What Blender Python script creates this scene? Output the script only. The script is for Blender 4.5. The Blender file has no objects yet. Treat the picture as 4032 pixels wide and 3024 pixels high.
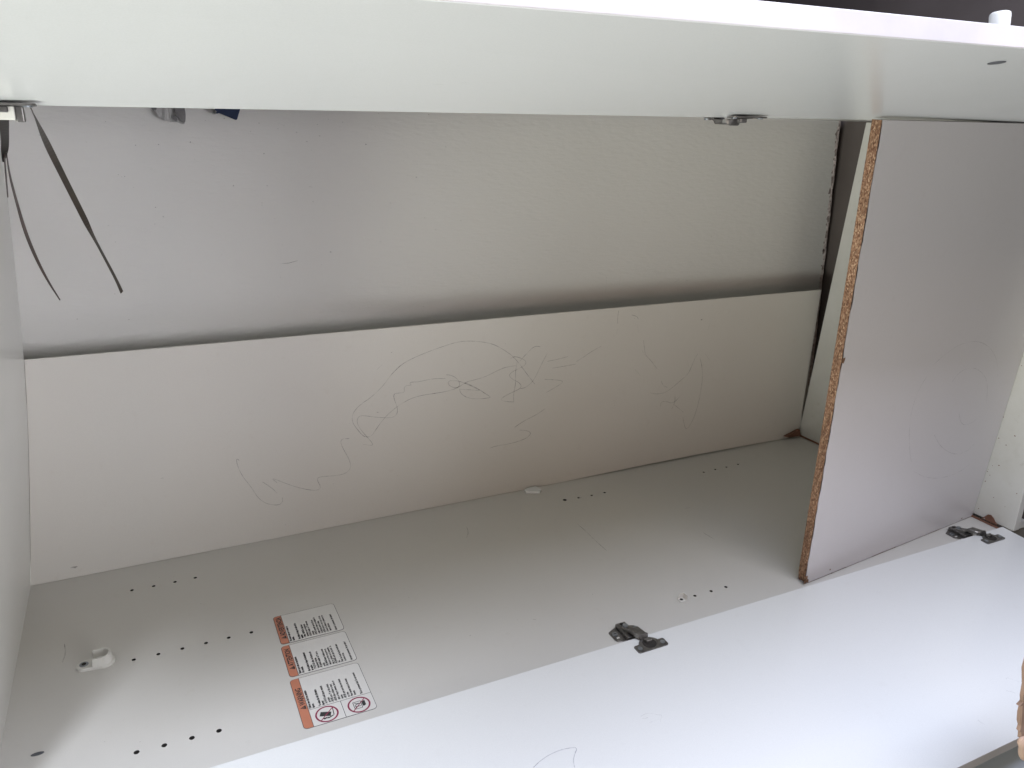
import bpy, bmesh, math, random
from mathutils import Vector, Matrix
random.seed(7)
S = bpy.context.scene
COL = S.collection
# ---------------------------------------------------------------- camera
cd = bpy.data.cameras.new("camera"); cam = bpy.data.objects.new("camera", cd); COL.objects.link(cam)
cd.sensor_width = 36; cd.lens = 27.4214; cd.clip_start = 0.02; cd.clip_end = 100
cam.matrix_world = Matrix(((0.902194, 0.118829, -0.414639, 0.21898), (-0.430873, 0.292506, -0.853691, -1.33470),
                           (0.019841, 0.948852, 0.315098, 0.73339), (0, 0, 0, 1)))
S.camera = cam
# ---------------------------------------------------------------- world (dim even room light) and lamps
w = bpy.data.worlds.new("World"); S.world = w; w.use_nodes = True
w.node_tree.nodes["Background"].inputs[0].default_value = (0.93, 0.96, 1.0, 1)
w.node_tree.nodes["Background"].inputs[1].default_value = 0.01
def area(name, loc, target, sx, sy, power, col, spread=180):
    l = bpy.data.lights.new(name, 'AREA'); l.shape = 'RECTANGLE'; l.size = sx; l.size_y = sy
    l.energy = power; l.color = col; l.spread = math.radians(spread)
    o = bpy.data.objects.new(name, l); COL.objects.link(o); o.location = loc
    o.rotation_euler = (Vector(target) - Vector(loc)).to_track_quat('-Z', 'Y').to_euler()
    return o
area("lower_door_fill", (.84, -1.27, 1.5), (.84, -.85, 0.0), 1.3, .5, 28.5, (.935, 1.0, 1.24))  # added cool lamp brightening the lower door, not an actual window
area("warm_top_fill", (1.3, -2.4, 2.2), (1.0, -.7, 0.0), 1.0, 1.0, 6, (1.20, 1.0, .70))  # added weak warm fill from above, no ceiling lamp known
area("fill_light_low", (-1.5, -1.6, -.4), (.3, -.4, .6), 1.0, 1.0, 78, (.96, 1.0, .94))  # added lamp low on the left, lifts the upper door's underside
area("fill_light_front", (-.3, -2.0, .3), (1.2, 0, .3), .5, .5, .4, (1.3, 1.0, .85), 45)  # added faint narrow-spread fill from the front
area("fill_light_side", (1.0, -2.0, .5), (0, -.1, .5), .7, .7, 1.72, (1.0, 1.0, 1.06), 45)  # added narrow-spread fill aimed at the top panel end
sl = bpy.data.lights.new('patch_spot', 'SPOT'); sl.energy = 190; sl.spot_size = math.radians(16.5); sl.spot_blend = 1; sl.shadow_soft_size = .28  # added spot, its cone makes the bright patch on the side panel
sl.color = (.945, 1.0, 1.12)
so = bpy.data.objects.new('patch_spot', sl); COL.objects.link(so); so.location = (-.25, -1.62, 1.75)
so.rotation_euler = (Vector((.185, -.48, 0)) - Vector((-.25, -1.62, 1.75))).to_track_quat('-Z', 'Y').to_euler()
S.view_settings.view_transform = 'Standard'; S.view_settings.look = 'None'
S.view_settings.exposure = 0.10; S.view_settings.gamma = 1.0
# ---------------------------------------------------------------- measured outlines (metres, on the surfaces named)
BACK = [[[0.5735,0.2468],[0.5903,0.2587],[0.6055,0.2729],[0.6175,0.2889],[0.6379,0.3066],[0.6548,0.3147],[0.6854,0.3248],[0.7233,0.3343],[0.7513,0.3399],[0.7761,0.3392],[0.8086,0.3332],[0.8307,0.325],[0.8532,0.3104],[0.8685,0.2982],[0.8842,0.2804],[0.9002,0.2586],[0.9206,0.2323]],[[0.863,0.2935],[0.8723,0.2978],[0.8877,0.2918],[0.8995,0.284],[0.8959,0.2754],[0.8806,0.27],[0.8655,0.2645],[0.8611,0.2579],[0.8696,0.2496],[0.8852,0.2404],[0.8901,0.2324],[0.8856,0.2268],[0.8664,0.2208],[0.8512,0.2155],[0.843,0.2089],[0.8553,0.2039],[0.8738,0.2007]],[[0.8784,0.2846],[0.8751,0.2616],[0.8768,0.2396],[0.8723,0.2182],[0.8734,0.2007]],[[0.8875,0.2273],[0.9011,0.2285],[0.9164,0.2402],[0.9275,0.2609],[0.9367,0.2799],[0.9459,0.2952]],[[0.8841,0.2858],[0.899,0.3003],[0.9159,0.3146],[0.9296,0.3114]],[[0.8766,0.2776],[0.8614,0.2776],[0.8464,0.2757],[0.8241,0.2677],[0.8093,0.2623],[0.7909,0.2592],[0.7691,0.2566],[0.7511,0.2465],[0.7297,0.2423],[0.7015,0.2414],[0.6737,0.2409],[0.6531,0.2367],[0.6325,0.2274],[0.6154,0.216],[0.6016,0.2042],[0.5877,0.1872],[0.5773,0.1732],[0.569,0.172],[0.5609,0.1758],[0.5517,0.1893],[0.5426,0.2044],[0.5416,0.2181],[0.5486,0.2306],[0.5636,0.242],[0.5735,0.2468]],[[0.7271,0.2764],[0.7369,0.2745],[0.7476,0.268],[0.7554,0.2583],[0.7547,0.2478],[0.7439,0.2474],[0.7333,0.2541],[0.7308,0.2607],[0.7369,0.2641],[0.7547,0.2602],[0.7728,0.2509],[0.7911,0.2396],[0.801,0.2348],[0.7801,0.2386],[0.7547,0.2436]],[[0.7547,0.2436],[0.7583,0.2332],[0.7728,0.2224],[0.7949,0.2176],[0.8135,0.2169],[0.8236,0.2174],[0.8096,0.2272],[0.7947,0.2392],[0.7764,0.2504],[0.7655,0.2553]],[[0.7263,0.2689],[0.7053,0.2714],[0.688,0.2708],[0.6708,0.2688],[0.6572,0.2705],[0.6537,0.2675],[0.6587,0.2635],[0.6469,0.265],[0.6428,0.2604],[0.6439,0.251],[0.6298,0.2518],[0.6224,0.2511],[0.6228,0.2408],[0.629,0.2244],[0.6287,0.2106],[0.6217,0.2047],[0.6083,0.2049],[0.5852,0.21],[0.5626,0.2168],[0.5544,0.2162],[0.5501,0.2066],[0.555,0.1922],[0.569,0.172],[0.5784,0.159],[0.5782,0.1531],[0.5602,0.1595]],[[0.5348,0.1747],[0.522,0.1768],[0.5179,0.1706],[0.5226,0.156],[0.5329,0.1333],[0.5354,0.117],[0.5284,0.1077],[0.512,0.1043],[0.4833,0.1078],[0.4721,0.1074],[0.4717,0.1005],[0.4773,0.0872],[0.4722,0.0818],[0.4566,0.0848],[0.4322,0.0958],[0.4115,0.1084],[0.3893,0.1228],[0.3995,0.1106]],[[0.3744,0.1171],[0.3898,0.1022],[0.398,0.0903]],[[0.3388,0.1653],[0.334,0.1701],[0.335,0.1544],[0.3419,0.1332],[0.3546,0.1106],[0.362,0.0922],[0.3701,0.0803],[0.3814,0.0711],[0.3993,0.0657],[0.4065,0.0712],[0.4065,0.0799]],[[0.5918,0.3026],[0.6025,0.3116]],[[0.9465,0.1763],[0.9268,0.1658],[0.8953,0.1553],[0.8759,0.1449]],[[0.8879,0.1374],[0.9038,0.1342],[0.9152,0.1274],[0.9083,0.1189],[0.8925,0.1137],[0.8649,0.1105],[0.8338,0.111],[0.8204,0.1083]],[[0.9421,0.2407],[0.9724,0.2359],[0.9881,0.2306],[0.973,0.2219],[0.9472,0.2113]],[[0.9466,0.2788],[0.9704,0.2805],[0.9945,0.2838]],[[0.9592,0.2627],[0.9873,0.2639],[1.0158,0.2655]],[[1.0154,0.2707],[1.0347,0.2799],[1.0476,0.2875],[1.0737,0.2982]],[[1.1101,0.3718],[1.1086,0.3558],[1.1095,0.3439]],[[1.1104,0.3319],[1.1095,0.3201]],[[1.1027,0.3207],[1.1032,0.3132]],[[1.1443,0.3592],[1.1586,0.3545],[1.1609,0.3483]],[[1.1601,0.3364],[1.1644,0.3194]],[[1.179,0.3012],[1.1848,0.276],[1.1875,0.2665],[1.2032,0.2523],[1.2215,0.2313]],[[1.1775,0.2784],[1.1856,0.2667]],[[1.1632,0.2365],[1.1789,0.2205]],[[1.2355,0.2009],[1.2423,0.1888],[1.254,0.184]],[[1.3299,0.2543],[1.3233,0.2454],[1.3174,0.2299],[1.3084,0.2082],[1.2869,0.1945],[1.2621,0.1781],[1.2477,0.1718],[1.2254,0.1715],[1.2082,0.177]],[[1.337,0.2439],[1.3453,0.2235],[1.3509,0.1932],[1.3482,0.1503],[1.3422,0.1174],[1.3333,0.0915],[1.3162,0.0685],[1.3043,0.106]],[[1.2396,0.1402],[1.2392,0.1517],[1.2535,0.1514],[1.2734,0.1421],[1.2944,0.1608]],[[1.271,0.1292],[1.2787,0.1464],[1.2771,0.1614]],[[1.2734,0.1421],[1.2901,0.1298],[1.3049,0.1177]],[[1.3027,0.2412],[1.3071,0.2262]],[[1.3503,0.2522],[1.3652,0.2359]],[[1.3545,0.3221],[1.3506,0.3066]]]
BOARD = [[[1.3812,-0.5204,0.3513],[1.3671,-0.5202,0.3301],[1.3627,-0.5187,0.3034],[1.3645,-0.5165,0.2752],[1.375,-0.5131,0.2421],[1.393,-0.5086,0.204],[1.4045,-0.5061,0.1852]],[[1.4219,-0.5028,0.1621],[1.4559,-0.4982,0.1445],[1.4907,-0.4939,0.132],[1.5377,-0.4888,0.1239],[1.5819,-0.4847,0.1255],[1.6093,-0.4827,0.1356]],[[1.3893,-0.5208,0.3685],[1.4206,-0.5191,0.3861],[1.4554,-0.5166,0.3975],[1.496,-0.5127,0.3985],[1.5347,-0.5083,0.3885],[1.571,-0.5033,0.3684],[1.5971,-0.499,0.3438],[1.6111,-0.4956,0.315]],[[1.4632,-0.5107,0.3274],[1.4797,-0.5104,0.3453],[1.5164,-0.5071,0.3476],[1.5544,-0.5022,0.3316],[1.5837,-0.4977,0.3084],[1.6027,-0.4925,0.2616]],[[1.5147,-0.5009,0.2608],[1.5291,-0.498,0.2391],[1.547,-0.4955,0.2288],[1.5692,-0.4934,0.2287],[1.5855,-0.4924,0.2368]],[[1.4531,-0.5046,0.2292],[1.4818,-0.4998,0.2016],[1.5224,-0.4942,0.1777],[1.558,-0.49,0.1672],[1.5886,-0.4872,0.1694],[1.6019,-0.4866,0.1796]]]
BSPOT = [[1.2886,-0.5332,0.4049],[1.6433,-0.4701,0.0057],[1.2419,-0.5092,0.0108],[1.25,-0.5077,0.0006]]
DOOR = [[[0.5766,-0.6794,-0.0005],[0.589,-0.6738,-0.0002],[0.6024,-0.6702,0.0],[0.6175,-0.6689,0.0001],[0.6286,-0.6701,0.0],[0.6414,-0.6735,-0.0002],[0.6321,-0.682,-0.0006],[0.626,-0.6896,-0.0011],[0.6224,-0.699,-0.0016]],[[0.7426,-0.6654,0.0003],[0.7459,-0.6677,0.0002],[0.7512,-0.6671,0.0002]],[[0.7434,-0.6618,0.0005],[0.7541,-0.6605,0.0006],[0.7603,-0.6635,0.0004],[0.7662,-0.6691,0.0001],[0.7703,-0.6703,0.0],[0.768,-0.6741,-0.0002],[0.7643,-0.6764,-0.0003],[0.7619,-0.6802,-0.0005]],[[0.7468,-0.6757,-0.0003],[0.7587,-0.675,-0.0003],[0.7642,-0.6754,-0.0003]],[[1.2455,-0.8015,-0.0074],[1.2558,-0.8003,-0.0073]],[[1.2504,-0.804,-0.0075],[1.2539,-0.8067,-0.0076]],[[1.2723,-0.8084,-0.0077],[1.2765,-0.8073,-0.0077],[1.2788,-0.8099,-0.0078],[1.2848,-0.8207,-0.0084]],[[1.2495,-0.8236,-0.0086],[1.2556,-0.8285,-0.0089],[1.2569,-0.8325,-0.0091]],[[1.1997,-0.8299,-0.0089],[1.2064,-0.8349,-0.0092]],[[1.1596,-0.8442,-0.0097],[1.1591,-0.8493,-0.01],[1.1613,-0.8533,-0.0103]]]
SIDE = [[[0.9296,-0.1732],[0.9305,-0.2032],[0.9281,-0.2475],[0.9284,-0.2854]],[[1.1342,-0.3004],[1.1378,-0.3305]],[[0.7101,-0.4144],[0.7149,-0.4178]],[[1.1644,-0.2057],[1.1774,-0.2068]],[[0.0561,-0.189],[0.0592,-0.215],[0.0559,-0.2357]],[[0.7285,-0.0996],[0.7235,-0.1209],[0.7123,-0.1388]]]
WSPOT = [[1.5021,0.5553],[1.5358,0.5499],[1.5943,0.5493],[1.592,0.5377],[1.4294,0.4729],[1.4728,0.602],[1.4444,0.6218],[1.3961,0.5028],[1.7423,0.5122],[1.7277,0.4701],[0.7571,0.6925],[0.6158,0.6514],[0.2558,0.5958],[0.3185,0.6972],[0.413,0.7148],[0.7865,0.5579],[0.7793,0.499],[0.3496,0.5147],[0.238,0.6917],[0.2551,0.6918],[0.2712,0.6926],[0.2081,0.6472],[0.2125,0.6437],[0.2169,0.6444],[0.1951,0.4151],[0.1202,0.4224],[0.4219,0.5952],[0.7083,0.3967],[0.4577,0.7199],[0.2005,0.7258],[0.648,0.5937],[0.1699,0.6958],[0.2635,0.564]]
WSCUFF = [[[1.122,0.4286],[1.1223,0.4137]],[[1.122,0.4077],[1.1232,0.3956]],[[1.1576,0.4294],[1.1571,0.4083]],[[1.3019,0.4043],[1.3166,0.4102]],[[1.3325,0.4045],[1.34,0.4072]],[[0.4432,0.4939],[0.4591,0.4942],[0.4753,0.4978]],[[0.5033,0.625],[0.5092,0.6238]]]
SSPOT = [[-0.4779,0.2195],[-0.4931,0.3267],[-0.4827,0.177],[-0.5111,0.1923],[-0.4829,0.1192],[-0.4945,0.1246],[-0.4824,0.0983]]
BLOT = [[-0.482,-0.003],[-0.4859,0.0048],[-0.4916,0.0124],[-0.4965,0.0192],[-0.5025,0.0207],[-0.509,0.0161],[-0.5128,0.0112],[-0.517,0.0085],[-0.5182,0.0033],[-0.5108,-0.0039],[-0.5019,-0.0049],[-0.4927,-0.0051]]
BLOTW = [[-0.492,0.0024]]
CLOTH1 = [[0.2627,0.7501],[0.2663,0.746],[0.2718,0.7441],[0.2734,0.7365],[0.2826,0.7299],[0.2906,0.7275],[0.2998,0.7277],[0.3062,0.7248],[0.3112,0.7244],[0.3134,0.7288],[0.3139,0.7417],[0.3131,0.7502]]
CLOTH2 = [[0.3553,0.7505],[0.3544,0.7461],[0.3582,0.7402],[0.3653,0.7421],[0.378,0.7371],[0.3899,0.7321],[0.3922,0.733],[0.3941,0.7392],[0.3986,0.7499],[0.4076,0.7506]]
CHIP = [[0.8968,-0.0086],[0.9098,-0.0034],[0.9263,-0.0033],[0.9296,-0.0097],[0.93,-0.0228],[0.9228,-0.0303],[0.8957,-0.0187]]
CORNER = [[1.6213,0.0105],[1.6387,0.0145],[1.6545,0.0187],[1.6623,0.0215],[1.6687,0.0233],[1.6764,0.0045],[1.6602,0.0057],[1.637,0.0053]]
HOLES = [[0.1471,-0.0781],[0.1796,-0.0792],[0.2121,-0.08],[0.2437,-0.0801],[0.147,-0.2689],[0.179,-0.2698],[0.2111,-0.2703],[0.2434,-0.2707],[0.2751,-0.271],[0.3075,-0.2714],[0.1471,-0.4586],[0.1781,-0.4603],[0.2097,-0.4612],[0.2415,-0.4622],[0.9575,-0.0753],[0.9884,-0.0782],[1.0198,-0.079],[1.0519,-0.0786],[1.3131,-0.0792],[1.3473,-0.0775],[1.3794,-0.0774],[1.4148,-0.0757],[0.9857,-0.4655],[1.0193,-0.4656],[1.0505,-0.4658]]
STRAP1 = [[0.1504, -0.5, 0.7404], [0.1482, -0.42, 0.7241], [0.1487, -0.33, 0.6967], [0.1538, -0.25, 0.6591], [0.162, -0.19, 0.6172], [0.1691, -0.16, 0.5862], [0.1786, -0.13, 0.5508], [0.1888, -0.1, 0.513], [0.1934, -0.09, 0.4926]]
STRAP2 = [[0.118, -0.42, 0.7012], [0.108, -0.34, 0.6737], [0.1027, -0.27, 0.6373], [0.1006, -0.22, 0.5983], [0.1036, -0.18, 0.5584], [0.11, -0.15, 0.5229], [0.1177, -0.13, 0.4952]]
STRAP3 = [[0.1295, -0.5, 0.7327], [0.125, -0.47, 0.7215], [0.1207, -0.44, 0.7102], [0.1165, -0.42, 0.6998], [0.1128, -0.41, 0.6897]]
STRAP4 = [[0.1159, -0.42, 0.6956], [0.1098, -0.38, 0.6791], [0.1043, -0.34, 0.6643], [0.0996, -0.31, 0.6477]]
# ---------------------------------------------------------------- materials
def new_mat(name):
    m = bpy.data.materials.new(name); m.use_nodes = True
    nt = m.node_tree; return m, nt, nt.nodes["Principled BSDF"]
def N(nt, t, **kw):
    n = nt.nodes.new(t)
    for k, v in kw.items():
        if isinstance(k, str) and k.startswith('i_'): n.inputs[k[2:].replace('_', ' ')].default_value = v
        else: setattr(n, k, v)
    return n
def coord(nt, scale=(1, 1, 1)):
    tc = N(nt, 'ShaderNodeTexCoord'); mp = N(nt, 'ShaderNodeMapping'); mp.inputs['Scale'].default_value = scale
    nt.links.new(tc.outputs['Object'], mp.inputs['Vector']); return mp.outputs['Vector']
def ramp(nt, fac, stops):
    r = N(nt, 'ShaderNodeValToRGB'); e = r.color_ramp.elements
    while len(e) < len(stops): e.new(0.5)
    for el, (p, c) in zip(e, stops): el.position = p; el.color = (*c, 1)
    nt.links.new(fac, r.inputs['Fac']); return r.outputs['Color']
def noise(nt, vec, scale, detail=4, rough=.55):
    n = N(nt, 'ShaderNodeTexNoise'); n.inputs['Scale'].default_value = scale; n.inputs['Detail'].default_value = detail
    n.inputs['Roughness'].default_value = rough; nt.links.new(vec, n.inputs['Vector']); return n.outputs['Fac']
def bump(nt, b, h, strength, dist):
    n = N(nt, 'ShaderNodeBump'); n.inputs['Strength'].default_value = strength; n.inputs['Distance'].default_value = dist
    nt.links.new(h, n.inputs['Height']); nt.links.new(n.outputs['Normal'], b.inputs['Normal'])
def surf(name, c1, c2, scale=6, rough=.4, bscale=400, bstr=.15, bdist=.0004, spec=.5, vscale=(1, 1, 1), metal=0, detail=5, coat=0):
    m, nt, b = new_mat(name); v = coord(nt, vscale)
    nt.links.new(ramp(nt, noise(nt, v, scale, detail), [(.3, c1), (.7, c2)]), b.inputs['Base Color'])
    b.inputs['Roughness'].default_value = rough; b.inputs['Specular IOR Level'].default_value = spec
    b.inputs['Metallic'].default_value = metal; b.inputs['Coat Weight'].default_value = coat
    if bstr: bump(nt, b, noise(nt, v, bscale, 2), bstr, bdist)
    return m
def g(v): # sRGB 0..255 -> linear
    return tuple(((c/255)/12.92 if c/255 <= .04045 else ((c/255+.055)/1.055)**2.4) for c in v)
M = {}
def laminate(name, base, grime, amount=.5, r0=.27, r1=.40):
    m, nt, b = new_mat(name); v = coord(nt)
    n1 = noise(nt, v, 3.2, 6, .62); n2 = noise(nt, v, 45, 3, .6); n3 = noise(nt, v, 900, 1)
    c1 = ramp(nt, n1, [(.35, base), (.75, tuple(x*(1-.10*amount)+y*.10*amount for x, y in zip(base, grime)))])
    mx = N(nt, 'ShaderNodeMix', data_type='RGBA'); f = ramp(nt, n2, [(.62, (0, 0, 0)), (.80, (.16*amount,)*3)])
    nt.links.new(f, mx.inputs['Factor']); nt.links.new(c1, mx.inputs[6]); mx.inputs[7].default_value = (*grime, 1)
    # very fine print speckle of the melamine face
    mx2 = N(nt, 'ShaderNodeMix', data_type='RGBA'); mx2.blend_type = 'MULTIPLY'; mx2.inputs['Factor'].default_value = 1
    nt.links.new(mx.outputs[2], mx2.inputs[6]); nt.links.new(ramp(nt, n3, [(.3, (.955,)*3), (.7, (1, 1, 1))]), mx2.inputs[7])
    nt.links.new(mx2.outputs[2], b.inputs['Base Color'])
    rr = N(nt, 'ShaderNodeMapRange'); rr.inputs['To Min'].default_value = r0; rr.inputs['To Max'].default_value = r1
    nt.links.new(n1, rr.inputs['Value']); nt.links.new(rr.outputs['Result'], b.inputs['Roughness'])
    b.inputs['Specular IOR Level'].default_value = .5
    bump(nt, b, noise(nt, v, 350, 2), .08, .0003)
    return m
M['lam'] = laminate('white_laminate', (.66, .655, .625), (.40, .36, .30))
M['lam_in'] = laminate('grey_white_laminate', (.575, .562, .528), (.38, .33, .27), .8)
M['lam_door'] = laminate('door_laminate', (.70, .71, .70), (.45, .42, .38), .4, .19, .27)
M['edge'] = surf('door_edge_band', (.43, .395, .380), (.35, .325, .315), 9, .5, 60, .35, .0008)
M['back'] = laminate('hardboard_back', (.59, .565, .522), (.42, .34, .27), .9)
M['board'] = laminate('loose_board_face', (.60, .575, .58), (.42, .36, .34), .6)
# painted plaster
m, nt, b = new_mat('painted_plaster'); v = coord(nt)
n1 = noise(nt, v, 2.2, 6); n2 = noise(nt, v, 60, 5, .65)
c = ramp(nt, n1, [(.3, (.605, .592, .565)), (.7, (.580, .566, .540))])
mx = N(nt, 'ShaderNodeMix', data_type='RGBA'); nt.links.new(ramp(nt, n2, [(.66, (0, 0, 0)), (.8, (.14,)*3)]), mx.inputs['Factor'])
nt.links.new(c, mx.inputs[6]); mx.inputs[7].default_value = (.36, .32, .28, 1); nt.links.new(mx.outputs[2], b.inputs['Base Color'])
b.inputs['Roughness'].default_value = .75
ad = N(nt, 'ShaderNodeMath', operation='ADD'); nt.links.new(noise(nt, coord(nt, (.5, 1, 1.9)), 110, 4, .6), ad.inputs[0]); nt.links.new(noise(nt, v, 22, 3), ad.inputs[1])
bump(nt, b, ad.outputs[0], .55, .0016); M['plaster'] = m
M['crumble'] = surf('crumbled_plaster', (.34, .28, .26), (.58, .52, .50), 110, .9, 220, .8, .004)
M['pit'] = surf('plaster_pit', (.20, .16, .145), (.30, .25, .23), 60, .95)
M['floor'] = surf('dark_floor', (.098, .082, .074), (.128, .108, .098), 5, .45, 60, .2, .001)
# chipboard
m, nt, b = new_mat('chipboard'); v = coord(nt, (1, 1, .42))
vo = N(nt, 'ShaderNodeTexVoronoi'); vo.inputs['Scale'].default_value = 820; vo.inputs['Randomness'].default_value = 1; nt.links.new(v, vo.inputs['Vector'])
sep = N(nt, 'ShaderNodeSeparateColor'); nt.links.new(vo.outputs['Color'], sep.inputs[0])
c = ramp(nt, sep.outputs[0], [(.0, (.10, .045, .022)), (.16, (.17, .08, .04)), (.45, (.255, .138, .080)), (.75, (.33, .20, .12)), (.96, (.46, .31, .20))])
c2 = ramp(nt, noise(nt, v, 18, 4), [(.35, (.62, .58, .54)), (.7, (1, 1, 1))])
mx = N(nt, 'ShaderNodeMix', data_type='RGBA'); mx.blend_type = 'MULTIPLY'; mx.inputs['Factor'].default_value = 1
nt.links.new(c, mx.inputs[6]); nt.links.new(c2, mx.inputs[7]); nt.links.new(mx.outputs[2], b.inputs['Base Color'])
b.inputs['Roughness'].default_value = .85; bump(nt, b, sep.outputs[1], .8, .0018); M['chip'] = m
M['steel'] = surf('tarnished_steel', (.13, .125, .12), (.24, .23, .22), 130, .38, 300, .25, .0006, metal=.85)
M['steel2'] = surf('bright_steel', (.55, .54, .53), (.7, .69, .67), 60, .22, 300, .1, .0003, metal=1)
M['plastic'] = surf('off_white_plastic', (.66, .65, .61), (.60, .59, .55), 20, .35)
M['knob'] = surf('knob_plastic', (.58, .57, .52), (.54, .53, .48), 20, .4)
M['screw'] = surf('screw_zinc', (.22, .24, .26), (.36, .38, .40), 90, .4, metal=.8)
M['dark'] = surf('dark_hole', (.012, .011, .010), (.03, .026, .022), 50, .9)
M['grey_cap'] = surf('grey_cap', (.07, .075, .085), (.10, .105, .115), 60, .5)
M['strap'] = surf('brown_black_band', (.030, .024, .019), (.060, .046, .033), 25, .42, 250, .1)
M['strap2'] = surf('reddish_band', (.050, .032, .027), (.085, .055, .045), 30, .45)
M['blk'] = surf('black_band', (.010, .010, .009), (.02, .018, .016), 30, .35)
M['navy'] = surf('navy_cloth', (.013, .022, .055), (.020, .032, .075), 60, .9, 900, .5, .0008)
M['gcloth'] = surf('grey_print_cloth', (.50, .49, .48), (.36, .35, .345), 40, .9, 700, .4, .0008)
M['gcloth2'] = surf('grey_cloth', (.10, .097, .098), (.19, .185, .185), 40, .9, 700, .4, .0008)
M['card'] = surf('brown_card', (.27, .175, .125), (.21, .135, .10), 22, .85, 90, .5, .0015)
M['cardl'] = surf('pale_card', (.42, .29, .22), (.34, .23, .17), 30, .85, 90, .4, .0012)
M['rust'] = surf('brown_stain', (.135, .060, .035), (.19, .088, .052), 60, .8, 120, .5, .001)
M['shelf'] = None
m, nt, b = new_mat('stained_shelf_laminate'); v = coord(nt)
n1 = noise(nt, v, 9, 6, .65); n2 = noise(nt, v, 38, 5, .7)
c = ramp(nt, n1, [(.32, (.585, .575, .54)), (.58, (.55, .535, .49)), (.78, (.46, .44, .395))])
mx = N(nt, 'ShaderNodeMix', data_type='RGBA'); nt.links.new(ramp(nt, n2, [(.60, (0, 0, 0)), (.76, (.30,)*3)]), mx.inputs['Factor'])
nt.links.new(c, mx.inputs[6]); mx.inputs[7].default_value = (.30, .24, .18, 1); nt.links.new(mx.outputs[2], b.inputs['Base Color'])
b.inputs['Roughness'].default_value = .45; M['shelf'] = m
M['print_white'] = surf('label_white', (.64, .63, .60), (.62, .61, .58), 30, .4)
M['print_orange'] = surf('label_orange', (.49, .19, .115), (.45, .17, .10), 30, .42)
M['print_black'] = surf('label_black', (.02, .02, .022), (.03, .03, .032), 30, .5)
M['print_grey'] = surf('label_text', (.035, .034, .033), (.05, .048, .046), 30, .5)
M['print_red'] = surf('label_magenta', (.27, .022, .070), (.23, .018, .060), 30, .42)
M['pale'] = surf('pale_blue_panel', (.62, .66, .72), (.56, .60, .66), 5, .5)
def pencil(name, col, lo, hi, amt):
    m, nt, b = new_mat(name); v = coord(nt); b.inputs['Base Color'].default_value = (*col, 1); b.inputs['Roughness'].default_value = .6
    t = N(nt, 'ShaderNodeBsdfTransparent'); mx = N(nt, 'ShaderNodeMixShader')
    f = ramp(nt, noise(nt, v, 55, 4, .7), [(lo, (amt[0],)*3), (hi, (amt[1],)*3)])
    nt.links.new(f, mx.inputs[0]); nt.links.new(t.outputs[0], mx.inputs[1]); nt.links.new(b.outputs[0], mx.inputs[2])
    nt.links.new(mx.outputs[0], nt.nodes['Material Output'].inputs['Surface']); return m
M['pencil'] = pencil('pencil_line', (.17, .165, .155), .36, .66, (.08, .60))
M['pencil_faint'] = pencil('faint_pencil_line', (.30, .28, .29), .38, .7, (.0, .24))
M['pencil_blue'] = pencil('faint_blue_line', (.32, .32, .44), .3, .6, (.2, .42))
M['scuff'] = pencil('scuff', (.20, .175, .15), .4, .6, (.10, .5))

# ---------------------------------------------------------------- mesh helpers
def obj(name, bm, mats, parent=None, label=None, cat=None, kind=None, group=None, smooth=False):
    bmesh.ops.recalc_face_normals(bm, faces=bm.faces[:]) if len(bm.faces) else None
    me = bpy.data.meshes.new(name); bm.to_mesh(me); bm.free()
    if not isinstance(mats, (list, tuple)): mats = [mats]
    for m in mats: me.materials.append(m)
    if smooth:
        for p in me.polygons: p.use_smooth = True
    o = bpy.data.objects.new(name, me); COL.objects.link(o)
    if parent: o.parent = parent
    if label: o['label'] = label
    if cat: o['category'] = cat
    if kind: o['kind'] = kind
    if group: o['group'] = group
    return o
def empty(name, loc, label, cat, group=None, parent=None):
    o = bpy.data.objects.new(name, None); COL.objects.link(o); o.location = loc; o.empty_display_size = .05
    if label: o['label'] = label
    if cat: o['category'] = cat
    if group: o['group'] = group
    if parent: o.parent = parent
    return o
def hexa(bm, bot, top, mi=0, bevel=0, seg=2):
    """box from 4 bottom and 4 top corners"""
    vs = [bm.verts.new(p) for p in bot] + [bm.verts.new(p) for p in top]
    fs = [bm.faces.new([vs[i] for i in f]) for f in ((3, 2, 1, 0), (4, 5, 6, 7), (0, 1, 5, 4), (1, 2, 6, 5), (2, 3, 7, 6), (3, 0, 4, 7))]
    for f in fs: f.material_index = mi
    if bevel:
        es = list({e for f in fs for e in f.edges})
        bmesh.ops.bevel(bm, geom=es, offset=bevel, segments=seg, affect='EDGES', profile=.5)
    return fs
def box(bm, x0, x1, y0, y1, z0, z1, mi=0, bevel=0, seg=2):
    return hexa(bm, [(x0, y0, z0), (x1, y0, z0), (x1, y1, z0), (x0, y1, z0)], [(x0, y0, z1), (x1, y0, z1), (x1, y1, z1), (x0, y1, z1)], mi, bevel, seg)
def prism(bm, pts, z0, z1, mi=0, F=lambda x, y, z: (x, y, z), holes=None):
    """extrude a 2D outline (list of x,y) between z0 and z1 through the frame function F"""
    a = [bm.verts.new(F(x, y, z0)) for x, y in pts]; c = [bm.verts.new(F(x, y, z1)) for x, y in pts]
    n = len(pts); fs = [bm.faces.new(a[::-1]), bm.faces.new(c)]
    for i in range(n): fs.append(bm.faces.new([a[i], a[(i+1) % n], c[(i+1) % n], c[i]]))
    for f in fs: f.material_index = mi
    return fs
def circ(cx, cy, r, n=20, a0=0, a1=2*math.pi):
    full = abs(a1-a0-2*math.pi) < 1e-6
    k = n if full else n+1
    return [(cx+r*math.cos(a0+(a1-a0)*i/n), cy+r*math.sin(a0+(a1-a0)*i/n)) for i in range(k)]
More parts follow.
